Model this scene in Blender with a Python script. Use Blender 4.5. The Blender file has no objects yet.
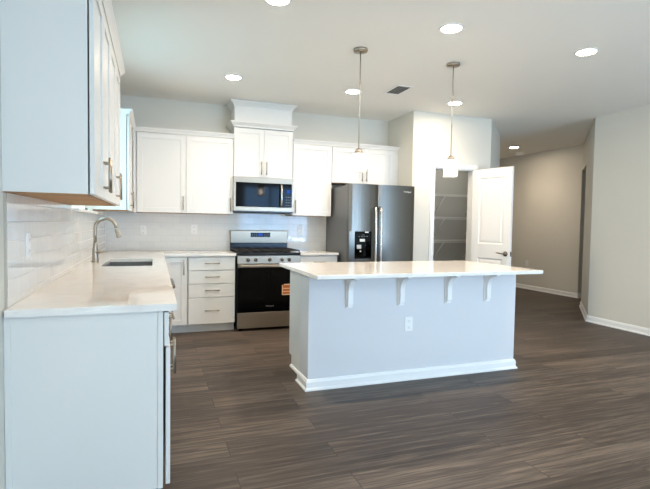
import bpy, bmesh, math, random
from mathutils import Vector, Matrix

scene = bpy.context.scene
COL = scene.collection
R = math.radians

# ------------------------------------------------------------------ camera
cam_d = bpy.data.cameras.new('camera')
cam = bpy.data.objects.new('camera', cam_d)
COL.objects.link(cam)
cam_d.sensor_fit = 'HORIZONTAL'
cam_d.sensor_width = 36.0
cam_d.lens = 472.25 / 650 * 36.0
cam_d.clip_start = 0.02
_y, _p, _r = R(19.8383), R(-2.4384), R(0.9212)
_f = Vector((math.sin(_y) * math.cos(_p), math.cos(_y) * math.cos(_p), math.sin(_p)))
_rt = Vector((math.cos(_y), -math.sin(_y), 0))
_up = _rt.cross(_f)
_r2 = _rt * math.cos(_r) + _up * math.sin(_r)
_u2 = -_rt * math.sin(_r) + _up * math.cos(_r)
cam.matrix_world = Matrix(((_r2.x, _u2.x, -_f.x, 0.5574), (_r2.y, _u2.y, -_f.y, -6.1297),
                           (_r2.z, _u2.z, -_f.z, 1.2662), (0, 0, 0, 1)))
scene.camera = cam

# ------------------------------------------------------------------ world, light, exposure
world = bpy.data.worlds.new('world')
scene.world = world
world.use_nodes = True
bg = world.node_tree.nodes['Background']
bg.inputs[0].default_value = (0.62, 0.80, 1.0, 1)
bg.inputs[1].default_value = 2.0

scene.view_settings.view_transform = 'Standard'
scene.view_settings.look = 'None'
scene.view_settings.gamma = 1
scene.view_settings.exposure = -0.08

DAY = (0.28, 0.55, 1.0)
LAMP = (1.0, 0.83, 0.65)
LAMP_POWER = 245.0       # glow of the recessed lenses
LAMP_BEAM = 6.0        # downward beam of each recessed lamp, watts
BULB_POWER = 60.0


def window_light(name, loc, rot, sx, sy, power, color=DAY):
    l = bpy.data.lights.new(name, 'AREA')
    l.shape = 'RECTANGLE'
    l.size, l.size_y, l.energy, l.color = sx, sy, power, color
    o = bpy.data.objects.new(name, l)
    COL.objects.link(o)
    o.location = loc
    o.rotation_euler = rot
    return o


# daylight just outside the rear and sink windows; the side pair is added fill
window_light('daylight_rear', (4.6, -10.35, 1.35), (R(90), 0, 0), 2.6, 2.3, 235)
window_light('ground_bounce_rear', (4.6, -10.75, 0.35), (R(125), 0, 0), 2.6, 0.8, 215, (0.80, 0.92, 1.0))
window_light('fill_side', (-0.35, -8.2, 1.35), (0, R(-90), 0), 2.2, 2.2, 60, (0.55, 0.74, 1.0))  # added fill through the side opening, brightens the right wall
window_light('fill_side_low', (-0.75, -8.2, 0.35), (0, R(-125), 0), 0.8, 2.2, 330, (0.94, 0.95, 0.97))  # added low fill tilted up, lifts the ceiling and right wall
window_light('daylight_sink', (-0.28, -1.80, 1.85), (0, R(-72), 0), 0.9, 0.9, 15, (0.36, 0.82, 1.0))

# added fill light to brighten the pantry, unseen above the doorway
pl = bpy.data.lights.new('pantry_fill', 'AREA')
pl.shape, pl.size, pl.energy, pl.color = 'DISK', 0.16, 5.0, (1.0, 0.95, 0.88)
plo = bpy.data.objects.new('pantry_fill', pl)
COL.objects.link(plo)
plo.location = (4.75, -0.05, 2.74)

# ------------------------------------------------------------------ materials
def lin(c):
    return tuple(((x / 255) / 12.92 if x / 255 <= 0.04045 else ((x / 255 + 0.055) / 1.055) ** 2.4) for x in c) + (1,)


def new_mat(name):
    m = bpy.data.materials.new(name)
    m.use_nodes = True
    return m, m.node_tree.nodes, m.node_tree.links, m.node_tree.nodes['Principled BSDF']


def solid(name, rgb, rough=0.5, metal=0.0, noise=0.0, scale=30.0, bump=0.0, bscale=200.0, spec=None):
    m, N, L, b = new_mat(name)
    b.inputs['Roughness'].default_value = rough
    b.inputs['Metallic'].default_value = metal
    if spec is not None:
        b.inputs['Specular IOR Level'].default_value = spec
    c = lin(rgb)
    b.inputs['Base Color'].default_value = c
    if noise:
        tc = N.new('ShaderNodeTexCoord')
        t = N.new('ShaderNodeTexNoise')
        t.inputs['Scale'].default_value = scale
        t.inputs['Detail'].default_value = 4
        L.new(tc.outputs['Object'], t.inputs['Vector'])
        mx = N.new('ShaderNodeMix')
        mx.data_type = 'RGBA'
        mx.inputs[6].default_value = tuple(x * (1 - noise) for x in c[:3]) + (1,)
        mx.inputs[7].default_value = tuple(min(1, x * (1 + noise)) for x in c[:3]) + (1,)
        L.new(t.outputs['Fac'], mx.inputs[0])
        L.new(mx.outputs[2], b.inputs['Base Color'])
    if bump:
        tc = N.new('ShaderNodeTexCoord')
        t = N.new('ShaderNodeTexNoise')
        t.inputs['Scale'].default_value = bscale
        L.new(tc.outputs['Object'], t.inputs['Vector'])
        bp = N.new('ShaderNodeBump')
        bp.inputs['Strength'].default_value = bump
        bp.inputs['Distance'].default_value = 0.002
        L.new(t.outputs['Fac'], bp.inputs['Height'])
        L.new(bp.outputs['Normal'], b.inputs['Normal'])
    return m


def brushed(name, rgb, rough, axis=0, amount=0.12):
    """brushed metal: fine streaks along one axis"""
    m, N, L, b = new_mat(name)
    b.inputs['Metallic'].default_value = 1.0
    b.inputs['Base Color'].default_value = lin(rgb)
    tc = N.new('ShaderNodeTexCoord')
    mp = N.new('ShaderNodeMapping')
    s = [160, 160, 160]
    s[axis] = 3
    mp.inputs['Scale'].default_value = s
    t = N.new('ShaderNodeTexNoise')
    t.inputs['Scale'].default_value = 1.0
    L.new(tc.outputs['Object'], mp.inputs['Vector'])
    L.new(mp.outputs['Vector'], t.inputs['Vector'])
    mr = N.new('ShaderNodeMapRange')
    mr.inputs['To Min'].default_value = rough - amount / 2
    mr.inputs['To Max'].default_value = rough + amount / 2
    L.new(t.outputs['Fac'], mr.inputs['Value'])
    L.new(mr.outputs['Result'], b.inputs['Roughness'])
    return m


def emit(name, col, strength):
    m = bpy.data.materials.new(name)
    m.use_nodes = True
    N, L = m.node_tree.nodes, m.node_tree.links
    N.clear()
    e = N.new('ShaderNodeEmission')
    e.inputs[0].default_value = tuple(col) + (1,)
    e.inputs[1].default_value = strength
    o = N.new('ShaderNodeOutputMaterial')
    L.new(e.outputs[0], o.inputs[0])
    return m


def thin_glass(name, tint=(1, 1, 1), gloss=0.08, diffuse=0.0):
    m = bpy.data.materials.new(name)
    m.use_nodes = True
    N, L = m.node_tree.nodes, m.node_tree.links
    N.clear()
    tr = N.new('ShaderNodeBsdfTransparent')
    tr.inputs[0].default_value = tint + (1,)
    gl = N.new('ShaderNodeBsdfGlossy')
    gl.inputs['Roughness'].default_value = 0.03
    mx = N.new('ShaderNodeMixShader')
    mx.inputs[0].default_value = gloss
    L.new(tr.outputs[0], mx.inputs[1])
    L.new(gl.outputs[0], mx.inputs[2])
    last = mx
    if diffuse:
        tl = N.new('ShaderNodeBsdfTranslucent')
        tl.inputs[0].default_value = (1, 0.97, 0.92, 1)
        m2 = N.new('ShaderNodeMixShader')
        m2.inputs[0].default_value = diffuse
        L.new(mx.outputs[0], m2.inputs[1])
        L.new(tl.outputs[0], m2.inputs[2])
        last = m2
    o = N.new('ShaderNodeOutputMaterial')
    L.new(last.outputs[0], o.inputs[0])
    return m


def floor_material():
    m, N, L, b = new_mat('plank_floor')
    tc = N.new('ShaderNodeTexCoord')
    br = N.new('ShaderNodeTexBrick')
    br.offset = 0.37
    br.offset_frequency = 2
    br.inputs['Scale'].default_value = 1.0
    br.inputs['Brick Width'].default_value = 1.5
    br.inputs['Row Height'].default_value = 0.18
    br.inputs['Mortar Size'].default_value = 0.0022
    br.inputs['Mortar Smooth'].default_value = 0.3
    br.inputs['Bias'].default_value = 0.0
    br.inputs['Color1'].default_value = (0, 0, 0, 1)
    br.inputs['Color2'].default_value = (1, 1, 1, 1)
    br.inputs['Mortar'].default_value = (0.5, 0.5, 0.5, 1)
    L.new(tc.outputs['Object'], br.inputs['Vector'])
    # grain: noise stretched along the plank, shifted per plank
    sep = N.new('ShaderNodeSeparateColor')
    L.new(br.outputs['Color'], sep.inputs[0])
    mul = N.new('ShaderNodeMath')
    mul.operation = 'MULTIPLY'
    mul.inputs[1].default_value = 37.0
    L.new(sep.outputs[0], mul.inputs[0])
    cmb = N.new('ShaderNodeCombineXYZ')
    L.new(mul.outputs[0], cmb.inputs[0])
    L.new(mul.outputs[0], cmb.inputs[2])
    add = N.new('ShaderNodeVectorMath')
    add.operation = 'ADD'
    L.new(tc.outputs['Object'], add.inputs[0])
    L.new(cmb.outputs[0], add.inputs[1])
    mp = N.new('ShaderNodeMapping')
    mp.inputs['Scale'].default_value = (1.1, 20.0, 1.0)
    L.new(add.outputs[0], mp.inputs['Vector'])
    n1 = N.new('ShaderNodeTexNoise')
    n1.inputs['Scale'].default_value = 1.6
    n1.inputs['Detail'].default_value = 7
    n1.inputs['Roughness'].default_value = 0.62
    n1.inputs['Distortion'].default_value = 0.6
    L.new(mp.outputs[0], n1.inputs['Vector'])
    mp2 = N.new('ShaderNodeMapping')
    mp2.inputs['Scale'].default_value = (3.0, 90.0, 1.0)
    L.new(add.outputs[0], mp2.inputs['Vector'])
    n2 = N.new('ShaderNodeTexNoise')
    n2.inputs['Scale'].default_value = 1.5
    n2.inputs['Detail'].default_value = 4
    L.new(mp2.outputs[0], n2.inputs['Vector'])
    # blend plank tone and grain
    a1 = N.new('ShaderNodeMath')
    a1.operation = 'MULTIPLY_ADD'
    a1.inputs[1].default_value = 0.12
    L.new(sep.outputs[0], a1.inputs[0])
    s1 = N.new('ShaderNodeMath')
    s1.operation = 'MULTIPLY'
    s1.inputs[1].default_value = 0.80
    L.new(n1.outputs['Fac'], s1.inputs[0])
    L.new(s1.outputs[0], a1.inputs[2])
    a2 = N.new('ShaderNodeMath')
    a2.operation = 'MULTIPLY_ADD'
    a2.inputs[1].default_value = 0.36
    L.new(n2.outputs['Fac'], a2.inputs[0])
    L.new(a1.outputs[0], a2.inputs[2])
    rp = N.new('ShaderNodeValToRGB')
    e = rp.color_ramp.elements
    e[0].position = 0.36
    e[0].color = lin((32, 27, 24))
    e[1].position = 1.0
    e[1].color = lin((138, 122, 108))
    k = e.new(0.61)
    k.color = lin((70, 60, 53))
    L.new(a2.outputs[0], rp.inputs[0])
    mx = N.new('ShaderNodeMix')
    mx.data_type = 'RGBA'
    mx.inputs[7].default_value = lin((46, 40, 36))
    L.new(br.outputs['Fac'], mx.inputs[0])
    L.new(rp.outputs[0], mx.inputs[6])
    L.new(mx.outputs[2], b.inputs['Base Color'])
    mr = N.new('ShaderNodeMapRange')
    mr.inputs['To Min'].default_value = 0.40
    mr.inputs['To Max'].default_value = 0.58
    b.inputs['Specular IOR Level'].default_value = 0.35
    L.new(n1.outputs['Fac'], mr.inputs['Value'])
    L.new(mr.outputs[0], b.inputs['Roughness'])
    bp = N.new('ShaderNodeBump')
    bp.inputs['Strength'].default_value = 0.25
    bp.inputs['Distance'].default_value = 0.002
    L.new(n2.outputs['Fac'], bp.inputs['Height'])
    L.new(bp.outputs[0], b.inputs['Normal'])
    return m


def tile_material(name, axis):
    """glazed white subway tile; axis = the world axis the courses run along"""
    m, N, L, b = new_mat(name)
    tc = N.new('ShaderNodeTexCoord')
    sx = N.new('ShaderNodeSeparateXYZ')
    L.new(tc.outputs['Object'], sx.inputs[0])
    cb = N.new('ShaderNodeCombineXYZ')
    L.new(sx.outputs[axis], cb.inputs[0])
    L.new(sx.outputs[2], cb.inputs[1])
    br = N.new('ShaderNodeTexBrick')
    br.offset = 0.5
    br.inputs['Scale'].default_value = 1
    br.inputs['Brick Width'].default_value = 0.1545
    br.inputs['Row Height'].default_value = 0.0785
    br.inputs['Mortar Size'].default_value = 0.0022
    br.inputs['Mortar Smooth'].default_value = 0.6
    br.inputs['Color1'].default_value = lin((236, 234, 229))
    br.inputs['Color2'].default_value = lin((230, 229, 225))
    br.inputs['Mortar'].default_value = lin((214, 212, 207))
    L.new(cb.outputs[0], br.inputs['Vector'])
    L.new(br.outputs['Color'], b.inputs['Base Color'])
    mr = N.new('ShaderNodeMapRange')
    mr.inputs['To Min'].default_value = 0.07
    mr.inputs['To Max'].default_value = 0.6
    L.new(br.outputs['Fac'], mr.inputs['Value'])
    L.new(mr.outputs[0], b.inputs['Roughness'])
    # handmade undulation + recessed grout
    nz = N.new('ShaderNodeTexNoise')
    nz.inputs['Scale'].default_value = 9
    nz.inputs['Detail'].default_value = 2
    L.new(tc.outputs['Object'], nz.inputs['Vector'])
    sb = N.new('ShaderNodeMath')
    sb.operation = 'SUBTRACT'
    L.new(nz.outputs['Fac'], sb.inputs[0])
    L.new(br.outputs['Fac'], sb.inputs[1])
    bp = N.new('ShaderNodeBump')
    bp.inputs['Strength'].default_value = 0.35
    bp.inputs['Distance'].default_value = 0.0025
    L.new(sb.outputs[0], bp.inputs['Height'])
    L.new(bp.outputs[0], b.inputs['Normal'])
    return m


def quartz_material():
    m, N, L, b = new_mat('white_quartz')
    tc = N.new('ShaderNodeTexCoord')
    n = N.new('ShaderNodeTexNoise')
    n.inputs['Scale'].default_value = 7
    n.inputs['Detail'].default_value = 8
    n.inputs['Distortion'].default_value = 1.2
    L.new(tc.outputs['Object'], n.inputs['Vector'])
    v = N.new('ShaderNodeTexNoise')
    v.inputs['Scale'].default_value = 160
    L.new(tc.outputs['Object'], v.inputs['Vector'])
    ad = N.new('ShaderNodeMath')
    ad.operation = 'MULTIPLY_ADD'
    ad.inputs[1].default_value = 0.35
    L.new(v.outputs['Fac'], ad.inputs[0])
    L.new(n.outputs['Fac'], ad.inputs[2])
    rp = N.new('ShaderNodeValToRGB')
    rp.color_ramp.elements[0].position = 0.42
    rp.color_ramp.elements[0].color = lin((230, 224, 217))
    rp.color_ramp.elements[1].position = 0.72
    rp.color_ramp.elements[1].color = lin((238, 233, 226))
    L.new(ad.outputs[0], rp.inputs[0])
    L.new(rp.outputs[0], b.inputs['Base Color'])
    b.inputs['Roughness'].default_value = 0.065
    return m


def wood_under():
    m, N, L, b = new_mat('raw_birch')
    tc = N.new('ShaderNodeTexCoord')
    mp = N.new('ShaderNodeMapping')
    mp.inputs['Scale'].default_value = (30, 2, 30)
    L.new(tc.outputs['Object'], mp.inputs[0])
    n = N.new('ShaderNodeTexNoise')
    n.inputs['Scale'].default_value = 1.0
    n.inputs['Detail'].default_value = 5
    L.new(mp.outputs[0], n.inputs['Vector'])
    rp = N.new('ShaderNodeValToRGB')
    rp.color_ramp.elements[0].position = 0.35
    rp.color_ramp.elements[0].color = lin((140, 92, 40))
    rp.color_ramp.elements[1].position = 0.7
    rp.color_ramp.elements[1].color = lin((186, 134, 66))
    L.new(n.outputs['Fac'], rp.inputs[0])
    L.new(rp.outputs[0], b.inputs['Base Color'])
    b.inputs['Roughness'].default_value = 0.55
    return m


M = {}
M['cab'] = solid('white_cabinet_paint', (227, 225, 220), 0.32, noise=0.01, scale=6)
M['wall'] = solid('greige_wall_paint', (217, 213, 202), 0.75, noise=0.012, scale=3, bump=0.08, bscale=350)
M['ceil'] = solid('white_ceiling_paint', (242, 239, 232), 0.85, noise=0.01, scale=3, bump=0.15, bscale=250)
M['island'] = solid('island_paint', (216, 216, 217), 0.6, noise=0.01, scale=3)
M['matte_nickel'] = solid('matte_nickel', (196, 189, 176), 0.5, 1.0, noise=0.03)
M['pantry'] = solid('white_pantry_paint', (205, 204, 198), 0.8, noise=0.01, scale=3)
M['trim'] = solid('white_trim_paint', (240, 239, 236), 0.35, noise=0.01, scale=5)
M['door'] = solid('white_door_paint', (238, 236, 232), 0.38, noise=0.01, scale=5)
M['floor'] = floor_material()
M['tile_x'] = tile_material('subway_tile_back', 0)
M['tile_y'] = tile_material('subway_tile_left', 1)
M['quartz'] = quartz_material()
M['birch'] = wood_under()
M['nickel'] = brushed('satin_nickel', (168, 159, 146), 0.3, 2, 0.05)
M['sink'] = solid('sink_steel', (150, 150, 150), 0.34, 1.0, noise=0.02)
M['bright_nickel'] = brushed('bright_nickel', (206, 199, 186), 0.24, 2, 0.05)
M['nickel_dark'] = brushed('aged_nickel', (120, 112, 102), 0.28, 2)
M['steel'] = brushed('brushed_steel', (214, 211, 205), 0.26, 2, 0.05)
M['steel_h'] = brushed('brushed_steel_wide', (158, 147, 132), 0.36, 0, 0.06)
M['steel_dark'] = brushed('fridge_steel', (108, 104, 98), 0.30, 2, 0.06)
M['fridge_side'] = solid('fridge_side_paint', (118, 118, 118), 0.45, 0.3, noise=0.02)
M['black_glass'] = solid('black_oven_glass', (4, 4, 5), 0.06, noise=0.02, spec=0.13)
M['black'] = solid('black_enamel', (9, 9, 10), 0.22, noise=0.02)
M['black_matte'] = solid('black_cast_iron', (12, 12, 12), 0.6, noise=0.05)
M['dark'] = solid('dark_recess', (20, 19, 18), 0.8, noise=0.05)
M['plastic'] = solid('white_plastic', (242, 241, 238), 0.3, noise=0.005)
M['slot'] = solid('outlet_slot', (140, 138, 134), 0.5, noise=0.02)
M['vent_dark'] = solid('vent_dark', (14, 13, 12), 0.8, noise=0.03)
M['paper'] = solid('white_paper', (225, 225, 222), 0.7, noise=0.02)
M['orange'] = solid('orange_band', (172, 92, 42), 0.5, noise=0.15, scale=60)
M['cream'] = solid('cream_band', (226, 190, 150), 0.5, noise=0.05, scale=60)
M['print'] = solid('light_print', (235, 235, 233), 0.5, noise=0.01)
M['print_grey'] = solid('grey_print', (120, 120, 122), 0.5, noise=0.01)
M['blue_led'] = emit('blue_display', (0.04, 0.12, 0.6), 0.9)
M['white_led'] = emit('white_display', (0.8, 0.9, 1.0), 0.9)
M['lens'] = emit('lamp_lens', LAMP, LAMP_POWER)
M['bulb'] = emit('warm_bulb', (1.0, 0.88, 0.72), BULB_POWER)
M['shade'] = thin_glass('seeded_shade_glass', (1, 1, 1), 0.10, 0.45)
M['pane'] = thin_glass('window_glass', (0.97, 1, 1), 0.06)

# ------------------------------------------------------------------ mesh helpers
class MB:
    def __init__(self):
        self.bm = bmesh.new()

    def box(self, x0, x1, y0, y1, z0, z1, bev=0.0, mat=0, seg=2):
        vs = [self.bm.verts.new((x, y, z)) for z in (z0, z1) for y in (y0, y1) for x in (x0, x1)]
        q = [(0, 2, 3, 1), (4, 5, 7, 6), (0, 1, 5, 4), (2, 6, 7, 3), (0, 4, 6, 2), (1, 3, 7, 5)]
        fs = [self.bm.faces.new([vs[i] for i in t]) for t in q]
        for f in fs:
            f.material_index = mat
        if bev:
            es = list({e for f in fs for e in f.edges})
            r = bmesh.ops.bevel(self.bm, geom=es, offset=bev, segments=seg, affect='EDGES', profile=0.5)
            for f in r['faces']:
                f.material_index = mat
        return self

    def prism(self, pts, origin, ax_u, ax_v, ax_w, w0, w1, mat=0):
        """extrude the polygon pts (u, v) along w"""
        o = Vector(origin)
        U, V, Wv = Vector(ax_u), Vector(ax_v), Vector(ax_w)
        a = [self.bm.verts.new(o + U * u + V * v + Wv * w0) for u, v in pts]
        b = [self.bm.verts.new(o + U * u + V * v + Wv * w1) for u, v in pts]
        n = len(pts)
        fs = [self.bm.faces.new(a[::-1]), self.bm.faces.new(b)]
        for i in range(n):
            j = (i + 1) % n
            fs.append(self.bm.faces.new((a[i], a[j], b[j], b[i])))
        for f in fs:
            f.material_index = mat
        return self

    def lathe(self, prof, loc=(0, 0, 0), axis=(0, 0, 1), seg=28, mat=0, caps=True):
        """revolve (radius, height) points about the axis through loc"""
        z = Vector(axis).normalized()
        x = z.orthogonal().normalized()
        y = z.cross(x)
        o = Vector(loc)
        rings = []
        for r, h in prof:
            rings.append([self.bm.verts.new(o + z * h + (x * math.cos(2 * math.pi * k / seg) + y * math.sin(2 * math.pi * k / seg)) * max(r, 1e-5)) for k in range(seg)])
        for a, b in zip(rings, rings[1:]):
            for k in range(seg):
                f = self.bm.faces.new((a[k], a[(k + 1) % seg], b[(k + 1) % seg], b[k]))
                f.material_index = mat
                f.smooth = True
        if caps:
            for ring, fl in ((rings[0], True), (rings[-1], False)):
                f = self.bm.faces.new(ring[::-1] if fl else ring)
                f.material_index = mat
        return self

    def tube(self, pts, r, seg=12, mat=0):
        """round tube along points; r a number or a list"""
        P = [Vector(p) for p in pts]
        rs = r if isinstance(r, (list, tuple)) else [r] * len(P)
        prev = None
        rings = []
        for i, p in enumerate(P):
            t = (P[min(i + 1, len(P) - 1)] - P[max(i - 1, 0)]).normalized()
            if prev is None:
                x = t.orthogonal().normalized()
            else:
                x = (prev - t * prev.dot(t)).normalized()
            prev = x
            y = t.cross(x)
            rings.append([self.bm.verts.new(p + (x * math.cos(2 * math.pi * k / seg) + y * math.sin(2 * math.pi * k / seg)) * rs[i]) for k in range(seg)])
        for a, b in zip(rings, rings[1:]):
            for k in range(seg):
                f = self.bm.faces.new((a[k], a[(k + 1) % seg], b[(k + 1) % seg], b[k]))
                f.smooth = True
                f.material_index = mat
        self.bm.faces.new(rings[0][::-1]).material_index = mat
        self.bm.faces.new(rings[-1]).material_index = mat
        return self

    def sweep(self, prof, path, z, flip=1):
        """sweep profile (out, up) along a plan path of (x, y) with mitred corners;
        'out' points to the right of travel when flip = 1"""
        P = [Vector((x, y)) for x, y in path]
        n = len(P)
        dirs = [(P[i + 1] - P[i]).normalized() for i in range(n - 1)]
        nor = [Vector((d.y, -d.x)) * flip for d in dirs]
        rings = []
        for i in range(n):
            if i == 0:
                mv = nor[0]
            elif i == n - 1:
                mv = nor[-1]
            else:
                s = nor[i - 1] + nor[i]
                mv = s / (s.dot(nor[i]))
            rings.append([self.bm.verts.new((P[i].x + mv.x * o, P[i].y + mv.y * o, z + u)) for o, u in prof])
        k = len(prof)
        for a, b in zip(rings, rings[1:]):
            for i in range(k):
                j = (i + 1) % k
                self.bm.faces.new((a[i], a[j], b[j], b[i]))
        self.bm.faces.new(rings[0][::-1])
        self.bm.faces.new(rings[-1])
        return self

    def xform(self, mat):
        bmesh.ops.transform(self.bm, matrix=mat, verts=self.bm.verts)
        return self

    def build(self, name, mats, parent=None, loc=(0, 0, 0)):
        bmesh.ops.recalc_face_normals(self.bm, faces=self.bm.faces)
        me = bpy.data.meshes.new(name)
        self.bm.to_mesh(me)
        self.bm.free()
        if not isinstance(mats, (list, tuple)):
            mats = [mats]
        for m in mats:
            me.materials.append(M[m] if isinstance(m, str) else m)
        o = bpy.data.objects.new(name, me)
        COL.objects.link(o)
        o.location = loc
        if parent is not None:
            o.parent = parent
        return o


def tag(o, label=None, cat=None, group=None, kind=None):
    if label:
        o['label'] = label
    if cat:
        o['category'] = cat
    if group:
        o['group'] = group
    if kind:
        o['kind'] = kind
    return o


def thing(name, loc, label, cat, group=None, rz=0.0):
    o = bpy.data.objects.new(name, None)
    o.empty_display_size = 0.1
    COL.objects.link(o)
    o.location = loc
    o.rotation_euler = (0, 0, rz)
    return tag(o, label, cat, group)


def struct(o, label=None, cat='room'):
    tag(o, label, cat, None, 'structure')
    return o


def copy_tree(o, parent=None):
    c = o.copy()
    COL.objects.link(c)
    if parent is not None:
        c.parent = parent
    for ch in list(o.children):
        copy_tree(ch, c)
    return c


def text_part(name, body, size, mat, parent, loc, rot, depth=0.0006):
    cu = bpy.data.curves.new(name, 'FONT')
    cu.body = body
    cu.size = size
    cu.extrude = depth
    cu.align_x = 'CENTER'
    cu.align_y = 'CENTER'
    tmp = bpy.data.objects.new(name + '_tmp', cu)
    COL.objects.link(tmp)
    dg = bpy.context.evaluated_depsgraph_get()
    me = bpy.data.meshes.new_from_object(tmp.evaluated_get(dg))
    bpy.data.objects.remove(tmp)
    me.materials.clear()
    me.materials.append(M[mat])
    o = bpy.data.objects.new(name, me)
    COL.objects.link(o)
    o.parent = parent
    o.location = loc
    o.rotation_euler = rot
    return o


# ------------------------------------------------------------------ room shell
H = 2.754
XR = 6.1185          # right wall
YC = -1.3274         # its corner
PX = 3.705           # alcove side wall
PY = -0.706          # pantry face
QX = 4.93            # pantry face right end
EX, EY = 5.90, 0.264 # end of the pantry's angled wall
X2 = 7.80            # far wall
REAR = -10.0
FB = 3.2             # end of the foyer

struct(MB().box(-0.2, 10.0, REAR - 0.2, 3.6, -0.1, 0.0).build('floor', 'floor'), 'grey brown wood plank floor', 'floor')
_c = MB()
_c.prism([(-0.15, REAR - 0.15), (XR + 0.15, REAR - 0.15), (XR + 0.15, YC), (XR, YC), (EX, EY), (EX, 0.9), (-0.15, 0.9)],
         (0, 0, 0), (1, 0, 0), (0, 1, 0), (0, 0, 1), H, H + 0.12)
struct(_c.build('ceiling', 'ceil'), 'smooth white kitchen ceiling', 'ceiling')
_c = MB()
_c.prism([(XR, YC), (10.0, YC), (10.0, 3.6), (EX - 0.12, 3.6), (EX - 0.12, EY + 0.02), (EX, EY)],
         (0, 0, 0), (1, 0, 0), (0, 1, 0), (0, 0, 1), H + 0.03, H + 0.12)
struct(_c.build('ceiling_foyer', 'ceil'), 'dim ceiling of the foyer beyond the kitchen', 'ceiling')

# left wall with the sink window opening
WY0, WY1, WZ0, WZ1 = -2.38, -1.225, 1.352, 2.28
b = MB()
VY0, VY1 = -9.35, -7.05          # added side window, unseen behind the camera, to brighten the room
b.box(-0.15, 0, REAR, VY0, 0, H)
b.box(-0.15, 0, VY0, VY1, 0, 0.1)
b.box(-0.15, 0, VY0, VY1, 2.5, H)
b.box(-0.15, 0, VY1, WY0, 0, H)
b.box(-0.15, 0, WY1, 0.0, 0, H)
b.box(-0.15, 0, WY0, WY1, 0, WZ0)
b.box(-0.15, 0, WY0, WY1, WZ1, H)
struct(b.build('wall_left', 'wall'), 'greige left wall', 'wall')
struct(MB().box(-0.15, PX + 0.1, 0, 0.12, 0, H).build('wall_back', 'wall'), 'greige kitchen back wall', 'wall')

# pantry: alcove side, face with the doorway, angled wall, inner walls
DX0, DX1, DZ = 4.038, 4.66, 2.04
struct(MB().box(PX, PX + 0.1, PY + 0.1101, 0, 0, H).build('wall_alcove', 'wall'), 'short greige wall beside the refrigerator', 'wall')
b = MB()
b.box(PX, DX0, PY, PY + 0.11, 0, H)
b.box(DX0, DX1, PY, PY + 0.11, DZ, H)
b.prism([(DX1, PY), (QX, PY), (QX - 0.045, PY + 0.11), (DX1, PY + 0.11)], (0, 0, 0), (1, 0, 0), (0, 1, 0), (0, 0, 1), 0, H)
struct(b.build('wall_pantry', 'wall'), 'brightly lit pantry wall with a doorway', 'wall')
b = MB()
b.prism([(QX, PY), (EX, EY), (EX - 0.12, EY + 0.04), (QX - 0.045, PY + 0.11)], (0, 0, 0), (1, 0, 0), (0, 1, 0), (0, 0, 1), 0, H)
struct(b.build('wall_pantry_angle', 'wall'), 'angled end of the pantry wall', 'wall')
struct(MB().box(EX - 0.12, EX, EY + 0.0405, FB, 0, H).build('wall_foyer_left', 'wall'), 'foyer wall behind the pantry', 'wall')
struct(MB().box(PX + 0.1, EX - 0.12, 0.56, 0.66, 0, H).build('wall_pantry_back', 'pantry'), 'back wall inside the pantry', 'wall')
struct(MB().box(PX, PX + 0.1, 0.12, 0.66, 0, H).build('wall_pantry_left', 'pantry'), 'left wall inside the pantry', 'wall')

# right wall, angled foyer wall with an opening, far wall
struct(MB().box(XR, XR + 0.13, REAR, YC, 0, H).build('wall_right', 'wall'), 'plain greige right wall', 'wall')
OX, OZ = 7.10, 2.31                     # opening starts here along the angled wall
OY = YC + OX - XR
T = 0.13 / math.sqrt(2)
b = MB()
b.prism([(XR, YC), (XR + 0.13, YC - 0.05), (OX + T, OY - T), (OX, OY)], (0, 0, 0), (1, 0, 0), (0, 1, 0), (0, 0, 1), 0, H + 0.03)
e_y = YC + X2 - XR
b.prism([(OX, OY), (OX + T, OY - T), (X2 + T, e_y - T), (X2, e_y)], (0, 0, 0), (1, 0, 0), (0, 1, 0), (0, 0, 1), OZ, H + 0.03)
struct(b.build('wall_foyer_angle', 'wall'), 'angled wall with an opening at the foyer', 'wall')
struct(MB().box(X2, X2 + 0.13, e_y, FB, 0, H + 0.03).build('wall_far', 'wall'), 'long dim foyer wall', 'wall')
struct(MB().box(EX, X2, FB, FB + 0.1, 0, H + 0.03).build('wall_foyer_end', 'wall'), 'end wall of the foyer', 'wall')
struct(MB().box(X2 + 0.13, 10.0, e_y, e_y + 0.12, 0, H).build('wall_side_hall', 'wall'), 'wall of the side hall seen through the opening', 'wall')
struct(MB().box(9.9, 10.0, YC, e_y, 0, H).build('wall_side_hall_end', 'wall'), 'end wall of the side hall', 'wall')
struct(MB().box(XR + 0.13, 9.9, YC - 0.17, YC - 0.05, 0, H).build('wall_side_hall_right', 'wall'), 'right wall of the side hall', 'wall')

# rear wall behind the camera with two big windows
b = MB()
RW = [(3.25, 5.95)]
xs = [0.0] + [v for w in RW for v in w] + [XR]
for i in range(0, len(xs), 2):
    b.box(xs[i], xs[i + 1], REAR - 0.15, REAR, 0, H)
for a, c in RW:
    b.box(a, c, REAR - 0.15, REAR, 0, 0.1)
    b.box(a, c, REAR - 0.15, REAR, 2.5, H)
struct(b.build('wall_rear', 'wall'), 'rear wall with large windows', 'wall')


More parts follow.
